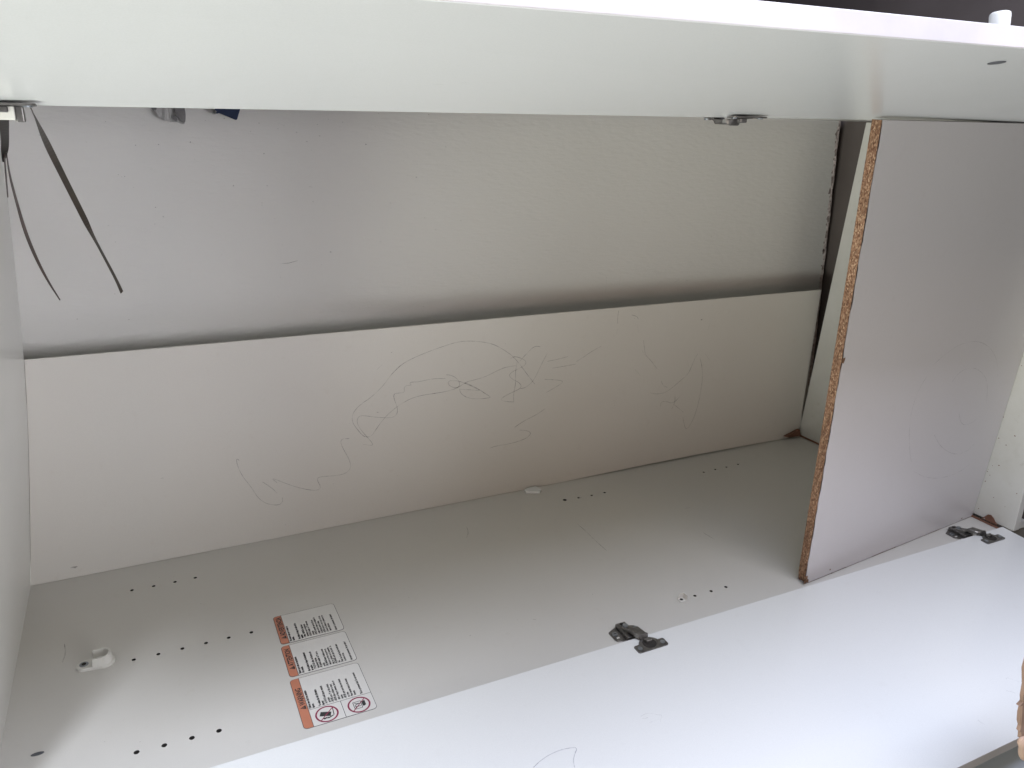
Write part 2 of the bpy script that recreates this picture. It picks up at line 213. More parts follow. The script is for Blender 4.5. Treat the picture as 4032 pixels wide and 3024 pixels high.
def smooth_pts(P, it=2):
    P = [Vector(p) for p in P]
    for _ in range(it):
        Q = [P[0]]
        for a, b_ in zip(P, P[1:]): Q += [a.lerp(b_, .25), a.lerp(b_, .75)]
        Q.append(P[-1]); P = Q
    return P
def ribbon(bm, P, nrm, wd, mi=0, th=0, jitter=0):
    """flat ribbon of width wd along P lying on a surface with normal nrm"""
    nrm = Vector(nrm).normalized(); L = []
    for i, p in enumerate(P):
        t = (P[min(i+1, len(P)-1)] - P[max(i-1, 0)])
        if t.length < 1e-9: t = Vector((1, 0, 0))
        s = t.normalized().cross(nrm).normalized() * wd/2 * (1+jitter*(random.random()-.5))
        if i in (0, len(P)-1): s = s*.3
        L.append((bm.verts.new(p+s), bm.verts.new(p-s)))
    for (a, b_), (c, d) in zip(L, L[1:]):
        f = bm.faces.new((a, b_, d, c)); f.material_index = mi
def polyline_obj(name, polys, to3d, nrm, wd, mat, parent, it=2, kind=None):
    for k_, P in enumerate(polys):
        bm = bmesh.new()
        pts = [Vector(to3d(p)) + Vector(nrm).normalized()*(.00002*k_) for p in P]
        ribbon(bm, smooth_pts(pts, it) if len(pts) > 2 else pts, nrm, wd, jitter=.5)
        obj(name, bm, mat, parent, kind=kind)
def blob(bm, c, U, V, r, n=9, mi=0, irr=.45):
    c, U, V = Vector(c), Vector(U), Vector(V)
    vs = []
    for i in range(n):
        a = 2*math.pi*i/n; rr = r*(1+irr*(random.random()-.5)*2)
        vs.append(bm.verts.new(c + U*math.cos(a)*rr + V*math.sin(a)*rr))
    f = bm.faces.new(vs); f.material_index = mi

# ================================================================ SETTING
ZU = 0.757           # inner face of the upper side panel
YF = -0.5215         # front of the carcass
XS = 1.6826          # bottom shelf
WY = 0.075           # wall face
bm = bmesh.new(); box(bm, 1.775, 1.85, -4.0, 3.0, -3.0, 4.0)
floor = obj('floor', bm, M['floor'], kind='structure')
floor['label'] = 'dark mauve brown floor seen behind the upper door and in the gap'
# wall: a slab whose broken end follows an uneven line
bm = bmesh.new()
zs = [-3.0, -1.0, 0.0] + [i*.0125 for i in range(1, 75)]
def wall_x(z):
    t = min(max((z-.36)/(.756-.36), -1.5), 2)
    base = 1.763 - .018*t
    return base + .0007*math.sin(z*61) + .0005*math.sin(z*143+1) + (random.random()-.5)*.0008
edge = [(wall_x(z), z) for z in zs]
outline = [(-3.0, -3.0)] + edge + [(-3.0, .93)]
prism(bm, outline, WY, WY+.12, F=lambda x, y, z: (x, z, y))
wall = obj('wall', bm, M['plaster'], kind='structure')
# crumbled lip of bare plaster along the broken end
bm = bmesh.new(); prev = None
for i in range(1, 220):
    z = i*.0042; x1 = wall_x(z)+.0006; wd = .0045+.0035*abs(math.sin(z*37))+.003*random.random(); up = .0009+.0016*random.random()
    cur = [bm.verts.new((x1, WY-.0006, z)), bm.verts.new((x1-wd*.45, WY-up, z)), bm.verts.new((x1-wd, WY-.0002, z))]
    if prev:
        for a in (0, 1): bm.faces.new((prev[a], prev[a+1], cur[a+1], cur[a]))
    prev = cur
obj('crumbled_plaster_edge', bm, M['crumble'], wall, kind='stuff')
bm = bmesh.new()
for i in range(26):
    z = .40+.36*(i+random.random()*.8)/26; x = wall_x(z)-.005-.006*random.random()
    blob(bm, (x, WY-.0022, z), (1, 0, 0), (0, 0, 1.8), .0014+.0026*random.random()**2, 8)
obj('pit', bm, M['pit'], wall, kind='stuff')
bm = bmesh.new()
for x, z in WSPOT: blob(bm, (x, WY-.0022, z), (1, 0, 0), (0, 0, 1), random.uniform(.0005, .0010), 7)
for _ in range(45):
    blob(bm, (random.uniform(.1, .75), WY-.0022, .75-random.random()**2*.3), (1.3, 0, 0), (0, 0, 1), random.uniform(.0004, .0011), 7)
for _ in range(25):
    blob(bm, (random.uniform(.3, 1.7), WY-.0022, random.uniform(.38, .74)), (1.2, 0, 0), (0, 0, 1), random.uniform(.0003, .0007), 6)
for P in WSCUFF: ribbon(bm, [Vector((x, WY-.0024, z)) for x, z in P], (0, -1, 0), .0012, jitter=.6)
obj('dirt_speck', bm, M['scuff'], wall, kind='stuff')

# ================================================================ WARDROBE
wr = empty('wardrobe', (0, 0, 0), 'broken white two door wardrobe with half its back panel missing, standing against the plaster wall', 'wardrobe')
# --- lower side panel with real drilled holes
bm = bmesh.new(); box(bm, -.06, 1.77, YF, .012, -.016, 0, bevel=.0006, seg=1)
side = obj('side_panel', bm, M['lam_in'], wr, 'side panel along the bottom carrying the drilled holes and the warning label')
cb = bmesh.new()
for i, (x, y) in enumerate(HOLES):
    r = .0026
    if i == 14: r = .0042
    elif i < 10 or i in (22, 23, 24): r = .0028
    elif i < 14: r = .0034
    prism(cb, circ(x, y, r, 14), -.0125, .01)
cut = obj('cutter', cb, M['dark'])
md = side.modifiers.new('b', 'BOOLEAN'); md.operation = 'DIFFERENCE'; md.object = cut; md.solver = 'EXACT'
dg = bpy.context.evaluated_depsgraph_get(); me = bpy.data.meshes.new_from_object(side.evaluated_get(dg)); side.modifiers.clear(); side.data = me
bpy.data.objects.remove(cut)
if len(side.data.materials) < 2: side.data.materials.append(M['dark'])
for p in side.data.polygons:
    if -.0127 < p.center.z < -.0005 and abs(p.normal.z) < .5 and YF+.002 < p.center.y < .005 and p.center.x < 1.7 and p.center.x > -.05: p.material_index = 1
    if p.center.z > -.0130 and p.center.z < -.012 and p.area < 1e-4: p.material_index = 1
# ring of chipped laminate round the worn holes
bm = bmesh.new()
for i in (14, 18, 19, 20, 21, 15, 16, 17):
    x, y = HOLES[i]
    for k_ in range(3): blob(bm, (x+random.uniform(-.004, .007), y+random.uniform(-.003, .003), .0002+.0001*k_), (1.5, -.5, 0), (0, 1, 0), random.uniform(.0006, .0014), 6)
polys = SIDE
for P in polys: ribbon(bm, smooth_pts([(x, y, .0003) for x, y in P], 1), (0, 0, 1), .0011, jitter=.6)
for _ in range(26): blob(bm, (random.uniform(.05, 1.6), random.uniform(-.5, -.03), .0002), (1.2, 0, 0), (0, 1, 0), random.uniform(.0004, .001), 6)
obj('scuff_mark', bm, M['scuff'], side, kind='stuff')
bm = bmesh.new(); x, y = .0392, -.4129
bm2 = circ(0, 0, .0075, 24)
prism(bm, [(x+px*.95, y+py*.36) for px, py in bm2], .0, .0007)
obj('cam_lock', bm, M['grey_cap'], side)
bm = bmesh.new(); prism(bm, [(x, y) for x, y in CHIP], .0002, .0060); bmesh.ops.bevel(bm, geom=bm.edges[:], offset=.0008, segments=1, affect='EDGES')
obj('laminate_flake', bm, M['lam_door'], side)
# --- upper side panel
bm = bmesh.new(); box(bm, -.06, 1.77, YF, .052, ZU, ZU+.016, bevel=.0006, seg=1)  # back edge carried towards the wall to block light leaking behind
obj('side_panel', bm, M['lam_in'], wr, 'side panel along the top, mostly hidden behind the upper door')
# --- top panel of the wardrobe (left end), bowed
TP = [(-.02, -.004), (0, -.0021), (.0965, .0116), (.2231, .0288), (.3, .0385), (.3815, .0467), (.3825, .0468), (.4278, .0505), (.5335, .0575), (.6132, .0622), (.7009, .0660), (.7565, .068)]
bm = bmesh.new(); rows = []
for z, x in TP:
    yb = .0715; xb = x-.0085  # back run out to the wall so no light leaks past
    rows.append([bm.verts.new((x, YF, z)), bm.verts.new((x, -.002, z)), bm.verts.new((xb, yb, z)), bm.verts.new((xb-.017, yb, z)), bm.verts.new((x-.017, YF, z))])
for a, c in zip(rows, rows[1:]):
    for i in range(5): bm.faces.new((a[i], a[(i+1) % 5], c[(i+1) % 5], c[i]))
bm.faces.new(rows[0]); bm.faces.new(rows[-1][::-1])
# keep the foot of the panel clear of the side panel's face
for v_ in rows[0]: v_.co.z = .0003
obj('top_panel', bm, M['lam'], wr)
# --- back panel (one remaining half)
bm = bmesh.new(); nx = 36; rows = []
def xl(z):
    for (z0, x0), (z1, x1) in zip(TP, TP[1:]):
        if z0 <= z <= z1: return x0+(x1-x0)*(z-z0)/(z1-z0)
    return 0
for i in range(nx+1):
    t = i/nx; col = []
    for j in range(7):
        s_ = j/6; zb = .0006 + (.0035 if .60 < t < .985 else 0)*math.sin((t-.60)/.385*math.pi if .60 < t < .985 else 0); zt = .3815-.0061*t
        z = zb+(zt-zb)*s_; x0 = xl(z)+.0004; x1 = 1.675+.006*s_
        x = x0+(x1-x0)*t; bow = .0035*math.sin(t*math.pi)*math.sin(s_*math.pi)
        col.append((x, bow, z))
    rows.append(col)
fr = [[bm.verts.new(p) for p in col] for col in rows]; bk = [[bm.verts.new((p[0], p[1]+.003, p[2])) for p in col] for col in rows]
for i in range(nx):
    for j in range(6):
        bm.faces.new((fr[i][j], fr[i+1][j], fr[i+1][j+1], fr[i][j+1])); bm.faces.new((bk[i][j], bk[i][j+1], bk[i+1][j+1], bk[i+1][j]))
    bm.faces.new((fr[i][6], fr[i+1][6], bk[i+1][6], bk[i][6])); bm.faces.new((fr[i][0], bk[i][0], bk[i+1][0], fr[i+1][0]))
for i in (0, nx):
    for j in range(6): bm.faces.new((fr[i][j], fr[i][j+1], bk[i][j+1], bk[i][j]))
back = obj('back_panel', bm, M['back'], wr, 'thin back board covering only the lower half, with pencil scribbles')
def on_back(p):
    x, z = p; t = min(max(x/1.675, 0), 1); s_ = min(max(z/.38, 0), 1)
    return (x, .0035*math.sin(t*math.pi)*math.sin(s_*math.pi)-.0006, z)
polyline_obj('pencil_line', BACK, on_back, (0, -1, 0), .00105, M['pencil'], back)
bm = bmesh.new()
for x, z, r in ((.0636, .02, .0028), (1.33, .333, .0016), (.213, .155, .0012), (.62, .333, .0008), (.59, .22, .0012)):
    blob(bm, (x, -.0008 if x < 1 else on_back((x, z))[1]-.0006, z), (1.6, 0, 0), (0, 0, .7), r, 9)
for _ in range(40):
    x = random.uniform(.1, 1.6); z = random.uniform(.02, .36); blob(bm, (x, on_back((x, z))[1]-.0005, z), (1, 0, 0), (0, 0, 1), random.uniform(.0003, .0007), 5)
obj('scuff_mark', bm, M['scuff'], back, kind='stuff')
bm = bmesh.new(); prism(bm, [(x, z) for x, z in CORNER], -.009, -.001, F=lambda x, y, z: (x, z, y)); bmesh.ops.bevel(bm, geom=bm.edges[:], offset=.0012, segments=1, affect='EDGES')
obj('torn_corner', bm, M['rust'], back)
# --- thin edge strip hanging loose beside the back panel
bm = bmesh.new(); hexa(bm, [(1.679, .004, .012), (1.683, .004, .012), (1.683, .012, .012), (1.679, .012, .012)], [(1.6835, .018, .20), (1.6865, .018, .20), (1.6865, .024, .20), (1.6835, .024, .20)])
obj('edge_strip', bm, M['lam_in'], wr)
# --- bottom shelf (right end) slid forward at its upper end
bm = bmesh.new()
hexa(bm, [(XS, -.5500, .0088), (XS, .0062, .0012), (XS+.016, .0062, .0012), (XS+.016, -.5500, .0088)],
     [(XS, -.5515, ZU-.003), (XS, -.0540, ZU-.003), (XS+.016, -.0540, ZU-.003), (XS+.016, -.5515, ZU-.003)], bevel=.0006, seg=1)
shelf = obj('bottom_shelf', bm, M['shelf'], wr, 'stained yellowish shelf across the right end with a brown blotch')
bm = bmesh.new(); prism(bm, [(y, max(z, .006)) for y, z in BLOT], XS-.0022, XS-.0003, F=lambda x, y, z: (z, x, y))
obj('brown_stain', bm, M['rust'], shelf)
bm = bmesh.new()
for y, z in SSPOT: blob(bm, (XS-.0004, y, z), (0, 1, 0), (0, 0, 1), random.uniform(.0007, .0014), 8)
for _ in range(26): blob(bm, (XS-.0004, random.uniform(-.54, -.45), random.uniform(.01, .4)), (0, 1, 0), (0, 0, 1), random.uniform(.0004, .0012), 6)
obj('brown_speck', bm, M['rust'], shelf, kind='stuff')
bm = bmesh.new(); blob(bm, (XS-.0028, -.492, .0084), (0, .6, 0), (0, 0, 1), .002, 7); obj('chip', bm, M['edge'], shelf)
bm = bmesh.new(); hexa(bm, [(XS-.004, -.527, .0005), (XS-.0003, -.527, .0005), (XS-.0003, -.002, .0005), (XS-.004, -.002, .0005)], [(XS-.002, -.527, .0035), (XS-.0003, -.527, .0035), (XS-.0003, -.002, .0035), (XS-.002, -.002, .0035)])
obj('joint_seam', bm, M['rust'], side)

# --- doors
def door(name, x0, x1, P, Q, nin, label):
    """P(x), Q(x): inner-face points at hinge edge / free edge; nin: unit vector from inner to outer face"""
    bm = bmesh.new(); n = Vector(nin)*.0158
    a, b_, c, d = Vector(P(x0)), Vector(P(x1)), Vector(Q(x1)), Vector(Q(x0))
    fs = hexa(bm, [a, b_, c, d], [a+n, b_+n, c+n, d+n], bevel=.0009, seg=2)
    for f in bm.faces: f.material_index = 0
    bmesh.ops.recalc_face_normals(bm, faces=bm.faces[:])
    for f in bm.faces:
        f.normal_update()
        if abs(f.normal.dot(Vector(nin))) < .8: f.material_index = 1
    return obj(name, bm, [M['lam_door'], M['edge']], wr, label)
UP = lambda x: (x, -.530, .7395+.0087*x); UQ = lambda x: (x, -.917, .7905+.0075*x)
UN = Vector((1, 0, .0087)).cross(Vector((0, -.387, .0507))).normalized(); UN = UN if UN.z > 0 else -UN
def zU(x, y):
    t_ = (-.530-y)/.387; return (.7395+.0087*x)*(1-t_)+(.7905+.0075*x)*t_
up = door('door', -.04, 1.70, UP, UQ, UN, 'upper door standing open with a white knob on its outer face')
LP = lambda x: (x, -.5285, .0082); LQ = lambda x: (x, -.8862, -.0120)
LN = Vector((1, 0, 0)).cross(Vector((0, -.3577, -.0202))).normalized(); LN = LN if LN.z < 0 else -LN
lo = door('door', -.04, 1.6816, LP, LQ, LN, 'lower door lying open in the foreground with faint scribbles')
LU = Vector((0, -.0202, .3577)).normalized()
polyline_obj('pencil_line', [P for P in DOOR[:1]], lambda p: Vector(p)+LU*.0008, LU, .0011, M['pencil_blue'], lo)
polyline_obj('pencil_line', [P for P in DOOR[1:]], lambda p: Vector(p)+LU*.0008, LU, .0009, M['pencil_faint'], lo)
# knob and its screw hole on the upper door
def frame(c, zax, xax=Vector((1, 0, 0))):
    zax = Vector(zax).normalized(); yax = zax.cross(xax).normalized(); xx = yax.cross(zax)
    c = Vector(c); return lambda x, y, z: c+xx*x+yax*y+zax*z
F = frame((.889, -.8715, 0), UN); base = Vector((.882, -.8715, .7902+.0088*.89-.0006)) ; 
pz = zU(.8905, -.8715)
F = frame(Vector((.8700, -.8850, zU(.87, -.885)))+UN*.0158, UN)
bm = bmesh.new(); n = 28; prof = [(.0060, 0), (.0072, .0), (.0074, .004), (.0077, .012), (.0078, .0165), (.0074, .0182), (.0062, .0190), (0, .0192)]
R_ = [[bm.verts.new(F(r*math.cos(2*math.pi*i/n), r*math.sin(2*math.pi*i/n), h)) for i in range(n)] for r, h in prof[:-1]]
for a, c in zip(R_, R_[1:]):
    for i in range(n): bm.faces.new((a[i], a[(i+1) % n], c[(i+1) % n], c[i]))
bm.faces.new(R_[-1]); bm.faces.new(R_[0][::-1])
obj('door_knob', bm, M['knob'], up, smooth=True)
F = frame(Vector((.8905, -.8715, pz-.0001)), -UN)
bm = bmesh.new(); prism(bm, circ(0, 0, .0068, 24), 0, .0005, F=F); obj('screw_hole_cap', bm, M['grey_cap'], up)
bm = bmesh.new()
for x, y in ((.48, -.70), (.50, -.705), (.46, -.69)): 
    z = zU(x, y)-.0005; blob(bm, (x, y, z), (2, 0, 0), (0, 1, 0), .003, 9)
for P in ([(.55, -.60), (.62, -.585), (.70, -.58)], [(1.18, -.56), (1.19, -.563)]):
    ribbon(bm, [Vector((x, y, zU(x, y)-.0005)) for x, y in P], (0, 0, 1), .0014)
obj('scuff_mark', bm, M['pencil_faint'], up, kind='stuff')

# --- concealed hinges
def hinge(cx, side_z, door_z, s, dx, label, bright=False):
    """s=+1: carcass face looks up (lower side), s=-1: looks down (upper side). cx: cup centre along X"""
    T = lambda x, y, z: (cx+x, y, z*s)
    h = empty('hinge', (0, 0, 0), label, None, parent=wr)
    st = M['steel']; dz = (door_z*s); sz = side_z*s
    # base plate: winged stamping with slots and screws
    b0 = -dx
    bm = bmesh.new()
    wing = [(-.0255, -.5135), (-.0235, -.5175), (-.017, -.5180), (-.0135, -.5215), (.0135, -.5215), (.017, -.5180), (.0235, -.5165), (.0258, -.5130), (.0250, -.4975), (.019, -.4925), (.013, -.4915), (.0095, -.4835), (.003, -.4865), (-.0035, -.4835), (-.0095, -.4875), (-.019, -.4910), (-.0252, -.4935)]
    prism(bm, [(b0+x, y) for x, y in wing], sz+.0002, sz+.0020, F=T)
    # raised saddle
    sad = [(-.010, -.523), (.010, -.523), (.0085, -.486), (-.0085, -.486)]
    a = [(b0+x, y) for x, y in sad]
    prism(bm, a, sz+.002, sz+.0075, F=T)
    bmesh.ops.bevel(bm, geom=[e for e in bm.edges], offset=.0006, segments=1, affect='EDGES')
    obj('base_plate', bm, st, h)
    for ox, oy, r in ((-.0190, -.5020, .0042), (.0190, -.5020, .0042)):
        bm = bmesh.new()
        prism(bm, circ(b0+ox, oy, r, 16), sz+.002, sz+.0036, F=T)
        prism(bm, [(b0+ox-.0025, oy-.0005), (b0+ox+.0025, oy-.0005), (b0+ox+.0025, oy+.0005), (b0+ox-.0025, oy+.0005)], sz+.00355, sz+.0038, 1, F=T)
        obj('screw', bm, [M['screw'], M['dark']], h)
    bm = bmesh.new()
    prism(bm, circ(b0, -.5005, .0042, 16), sz+.0104, sz+.0128, F=T)
    obj('screw', bm, [M['screw'], M['dark']], h)
    bm = bmesh.new(); prism(bm, circ(b0, -.4905, .0032, 14), sz+.0076, sz+.0080, F=T); obj('screw_hole', bm, M['dark'], h)
    bm = bmesh.new()
    prism(bm, [(b0-.0215, -.5125), (b0-.0165, -.5125), (b0-.0165, -.5095), (b0-.0215, -.5095)], sz+.0021, sz+.0023, F=T)
    obj('slot', bm, M['lam_in'], h)
    # arm: sweeps over the carcass edge, then bends down into the cup
    prof = [(-.4960, .0080), (-.5060, .0100), (-.5130, .0118), (-.5165, .0160), (-.5290, .0165), (-.5330, .0158), (-.5352, .0110), (-.5372, .0055), (-.5395, .0005)]
    bm = bmesh.new(); hw = .0085; prev = None; m_ = len(prof)
    for i, (y, z) in enumerate(prof):
        t = i/(m_-1); xo = b0*(1-t)+(-.004)*t*0; wv = hw*(1-.18*t)
        zt = sz+z if i < 6 else max(sz, dz-.003)+z; wv *= (1.12 if 3 <= i <= 6 else .82)
        cur = [bm.verts.new(T(xo-wv, y, zt-.0045)), bm.verts.new(T(xo-wv, y, zt)), bm.verts.new(T(xo-wv+.0018, y, zt+.0014)), bm.verts.new(T(xo+wv-.0018, y, zt+.0014)), bm.verts.new(T(xo+wv, y, zt)), bm.verts.new(T(xo+wv, y, zt-.0045))]
        if prev:
            for k_ in range(5): bm.faces.new((prev[k_], prev[k_+1], cur[k_+1], cur[k_]))
            bm.faces.new((prev[5], prev[0], cur[0], cur[5]))
        else: bm.faces.new(cur)
        prev = cur
    bm.faces.new(prev[::-1])
    obj('arm', bm, M['steel2'] if bright else st, h)
    # cup with wings on the door
    bm = bmesh.new()
    def yz(y): return dz - .0565*(-.5285-y)
    wingc = [(-.0245, -.5450), (-.0165, -.5450)] + [(.0165*math.cos(a_), -.5475+.0125*math.sin(a_)) for a_ in [math.pi*(1-i/12) for i in range(0, 13)]] + [(.0165, -.5450), (.0245, -.5450), (.0262, -.5468), (.0262, -.5585), (.0240, -.5605), (-.0240, -.5605), (-.0262, -.5585), (-.0262, -.5468)]
    prism(bm, wingc, 0.0001, .0017, F=lambda x, y, z: T(x, y, yz(y)+z))
    obj('cup_plate', bm, st, h)
    bm = bmesh.new()
    prism(bm, [(x*.86, -.5478+(y+.5478)*.82) for x, y in circ(0, -.5478, .0125, 24)], .0018, .0020, F=lambda x, y, z: T(x, y, yz(y)+z))
    obj('cup_recess', bm, M['dark'], h)
    for ox in (-.0200, .0200):
        bm = bmesh.new(); prism(bm, circ(ox, -.5530, .0036, 16), .0018, .0028, F=lambda x, y, z: T(x, y, yz(y)+z))
        obj('screw', bm, M['screw'], h)
    bm = bmesh.new(); prism(bm, [(-.0058, -.5410), (.0058, -.5410), (.0050, -.5478), (-.0050, -.5478)], .0018, .0068, F=lambda x, y, z: T(x, y, yz(y)+z-(.02*(-.5410-y) if z > .004 else 0)))
    bmesh.ops.bevel(bm, geom=bm.edges[:], offset=.0008, segments=1, affect='EDGES')
    obj('hinge_link', bm, st, h)
    return h
hinge(.8365, 0, .0082, 1, .0115, 'hinge at the middle of the lower door')
hinge(1.6175, 0, .0082, 1, .0270, 'tarnished hinge in the lower right corner')
hinge(.9095, ZU, .7395+.0087*.9095, -1, .0180, 'hinge at the middle of the upper door')
hl = hinge(.1330, ZU, .7395+.0087*.133, -1, .0040, 'bright hinge at the left end of the upper door', bright=True)
bm = bmesh.new(); box(bm, .108, .1425, -.5460, -.5300, .7290, .7405, bevel=.001); obj('white_block', bm, M['knob'], hl)
bm = bmesh.new(); box(bm, .1426, .1485, -.5440, -.5320, .7275, .7400, bevel=.0008); obj('dark_bracket', bm, M['steel'], hl)

# --- clothes-rail bracket
rb = empty('rail_bracket', (0, 0, 0), None, None, parent=side)
bm = bmesh.new(); cy = -.2595
out = circ(.0845, cy, .0100, 14, math.pi/2, 3*math.pi/2)[::1] + [(.098, cy-.0115), (.107, cy-.0135)] + circ(.1100, cy, .0135, 12, -math.pi/2, math.pi/2) + [(.107, cy+.0135), (.098, cy+.0115)]
prism(bm, out, .0002, .0048); bmesh.ops.bevel(bm, geom=[e for e in bm.edges if abs(e.verts[0].co.z-e.verts[1].co.z) < 1e-6 and e.verts[0].co.z > .004], offset=.0008, segments=2, affect='EDGES')
bracket_base = bm
# U-shaped cup
no, ni = .0122, .0095
co = [(.0965, cy-no)] + circ(.1075, cy, no, 16, -math.pi/2, math.pi/2) + [(.0965, cy+no)]
ci = [(.0965, cy-ni)] + circ(.1075, cy, ni, 16, -math.pi/2, math.pi/2) + [(.0965, cy+ni)]
def ring(pts, z, k_=1.0): return [bm.verts.new((.1075+(x-.1075)*k_, cy+(y-cy)*k_, z)) for x, y in pts]
o0, o1, i0, i1 = ring(co, .0046, 1.1), ring(co, .0175), ring(ci, .0046), ring(ci, .0175)
for i in range(len(co)-1):
    bm.faces.new((o0[i], o0[i+1], o1[i+1], o1[i])); bm.faces.new((i0[i], i1[i], i1[i+1], i0[i+1])); bm.faces.new((o1[i], o1[i+1], i1[i+1], i1[i]))
for i in (0, len(co)-1): bm.faces.new((o0[i], o1[i], i1[i], i0[i]))
bpy.data.objects.remove(rb)
rb = obj('rail_bracket', bm, M['plastic'], wr)
bm = bmesh.new(); prism(bm, circ(.0845, cy, .0058, 18), .0049, .0056); prism(bm, circ(.0845, cy, .0030, 10), .00565, .0062, 1)
obj('screw', bm, [M['screw'], M['dark']], rb)
# --- shelf pin
bm = bmesh.new(); px, py = .9575, -.4655
prism(bm, [(px-.0055, py-.0075), (px+.0075, py-.0075), (px+.0075, py+.0035), (px-.0055, py+.0035)], .0002, .0016)
prism(bm, [(px+.0060, py-.0075), (px+.0075, py-.0075), (px+.0075, py+.0045), (px+.0060, py+.0045)], .0016, .0105)
hexa(bm, [(px-.0050, py+.0022, .0016), (px+.006, py+.0022, .0016), (px+.006, py+.0035, .0016), (px-.0050, py+.0035, .0016)], [(px+.0010, py+.0022, .0105), (px+.006, py+.0022, .0105), (px+.006, py+.0035, .0105), (px+.001, py+.0035, .0105)])
pin = obj('shelf_pin', bm, M['plastic'], wr)
bm = bmesh.new(); prism(bm, circ(px-.0005, py-.0015, .0028, 12), .0017, .0020); obj('pin_hole', bm, M['dark'], pin)

# --- warning label: three cards printed side by side
lab = empty('warning_label', (0, 0, 0), None, None, parent=wr)
def rrect(x0, x1, y0, y1, r, n=5):
    P = []
    for cx, cy_, a in ((x1-r, y1-r, 0), (x0+r, y1-r, 90), (x0+r, y0+r, 180), (x1-r, y0+r, 270)):
        P += [(cx+r*math.cos(math.radians(a+90*i/n)), cy_+r*math.sin(math.radians(a+90*i/n))) for i in range(n+1)]
    return P
def text_mesh(bm, body, size, x, y, z, sx=.78, mi=0, bold=0.0, space=1.0):
    """lettering that reads along +Y with its top towards -X"""
    cu = bpy.data.curves.new('t', 'FONT'); cu.body = body; cu.size = size; cu.resolution_u = 2; cu.space_line = space; cu.offset = bold
    cu.align_y = 'TOP_BASELINE'
    t = bpy.data.objects.new('t', cu); COL.objects.link(t)
    d_ = bpy.context.evaluated_depsgraph_get(); me_ = bpy.data.meshes.new_from_object(t.evaluated_get(d_))
    base_ = len(bm.verts); n0 = len(bm.faces); bm.from_mesh(me_); bm.verts.ensure_lookup_table(); bm.faces.ensure_lookup_table()
    for v_ in bm.verts[base_:]:
        lx, ly = v_.co.x*sx, v_.co.y; v_.co = Vector((x-ly, y+lx, z))
    for f in bm.faces[n0:]: f.material_index = mi
    bpy.data.objects.remove(t); bpy.data.curves.remove(cu); bpy.data.meshes.remove(me_)
def line(bm, a, b_, wd, z, mi=0):
    a, b_ = Vector((*a, z)), Vector((*b_, z)); s = (b_-a).normalized().cross(Vector((0, 0, 1)))*wd/2
    f = bm.faces.new([bm.verts.new(p) for p in (a+s, b_+s, b_-s, a-s)]); f.material_index = mi
def card(name_label, x0, x1, y0, y1, head, body, hx, ytext, title_y, small=None):
    c = empty('label_card', (0, 0, 0), name_label, None, parent=lab)
    # the card is one closed thin sheet; the printed layers lie on it
    bm = bmesh.new(); prism(bm, rrect(x0, x1, y0, y1, .0055), .0001, .00030); prism(bm, [(a, b_) for a, b_ in rrect(x0+.0006, x1-.0006, y0+.0006, y1-.0006, .005)], .0003, .00042, 1)
    R1 = rrect(x0+.0006, hx, y0+.0006, y1-.0006, .005)
    R1 = [(hx, y1-.0006)]+[p for p in R1 if p[0] < x0+.0057]+[(hx, y0+.0006)]
    prism(bm, R1, .00043, .00052, 2)
    line(bm, (hx, y0), (hx, y1), .0006, .00056, 0)
    if head == 'WARNING':
        line(bm, (hx, ytext-.0012), (x1, ytext-.0012), .0006, .00050, 0)
        line(bm, ((hx+x1)/2, y0), ((hx+x1)/2, ytext-.0012), .0006, .00050, 0)
    text_mesh(bm, head, .0104, x0+.0106, title_y, .00058, .70, 0, .00034)
    ty = title_y-.0085  # warning triangle
    tri = [(x0+.0104, ty-.0005), (x0+.0104, ty+.0072), (x0+.0028, ty+.0033)]
    f = bm.faces.new([bm.verts.new((a, b_, .00058)) for a, b_ in tri]); f.material_index = 0
    f = bm.faces.new([bm.verts.new((a, b_, .00064)) for a, b_ in ((x0+.0084, ty+.0030), (x0+.0084, ty+.0037), (x0+.0050, ty+.0036), (x0+.0050, ty+.0031))]); f.material_index = 2
    pitch = (x1-.0065-(hx+.0042))/(len(body)-1)
    for i, ln in enumerate(body):
        if not ln: continue
        bold = i < 5 and not ln.startswith('•') and ln[0] != '~'
        t = ln.replace('•', '').strip(); X = hx+.0042+pitch*i
        ind = .0022 if i >= 5 and i < len(body)-2 else .0006
        if ln.startswith('•'):
            f = bm.faces.new([bm.verts.new((X-.0010+.00055*math.cos(a_), ytext+.0010+.00055*math.sin(a_), .00050)) for a_ in [k_*math.pi/3 for k_ in range(6)]]); f.material_index = 3
        text_mesh(bm, t, .0044, X, ytext+ind, .00050, .62, 0 if bold else 3, .00030 if bold else .00022)
    o = obj('printed_card', bm, [M['print_black'], M['print_white'], M['print_orange'], M['print_grey']], lab, name_label)
    bpy.data.objects.remove(c)
    return o
EN = ["Children have died from furniture", "tipover.", "", "To reduce the risk of furniture", "tipover:", "• ALWAYS install tipover restraint", "provided.", "• NEVER put a TV on this product.", "• NEVER allow children to stand,", "climb or hang on drawers, doors, or", "shelves.", "• NEVER open more than one drawer", "at a time.", "• Place heaviest items in the lowest", "drawers.", "", "This is a permanent label. Do not remove!", ""]
FR = ["Enfants morts suite au basculement", "d’un meuble.", "", "Afin de limiter le risque de basculement", "de meuble :", "• TOUJOURS utiliser les fixations anti-", "basculement fournies.", "• NE JAMAIS installer de TV sur ce", "produit.", "• NE JAMAIS laisser d’enfants se tenir", "debout sur un tiroir, une porte ou", "étagère, y grimper ou s’y suspendre.", "• NE JAMAIS ouvrir plus d’un tiroir à la", "fois.", "• Placer les choses les plus lourdes dans", "les tiroirs du bas.", "", "Information permanente. Ne pas retirer !"]
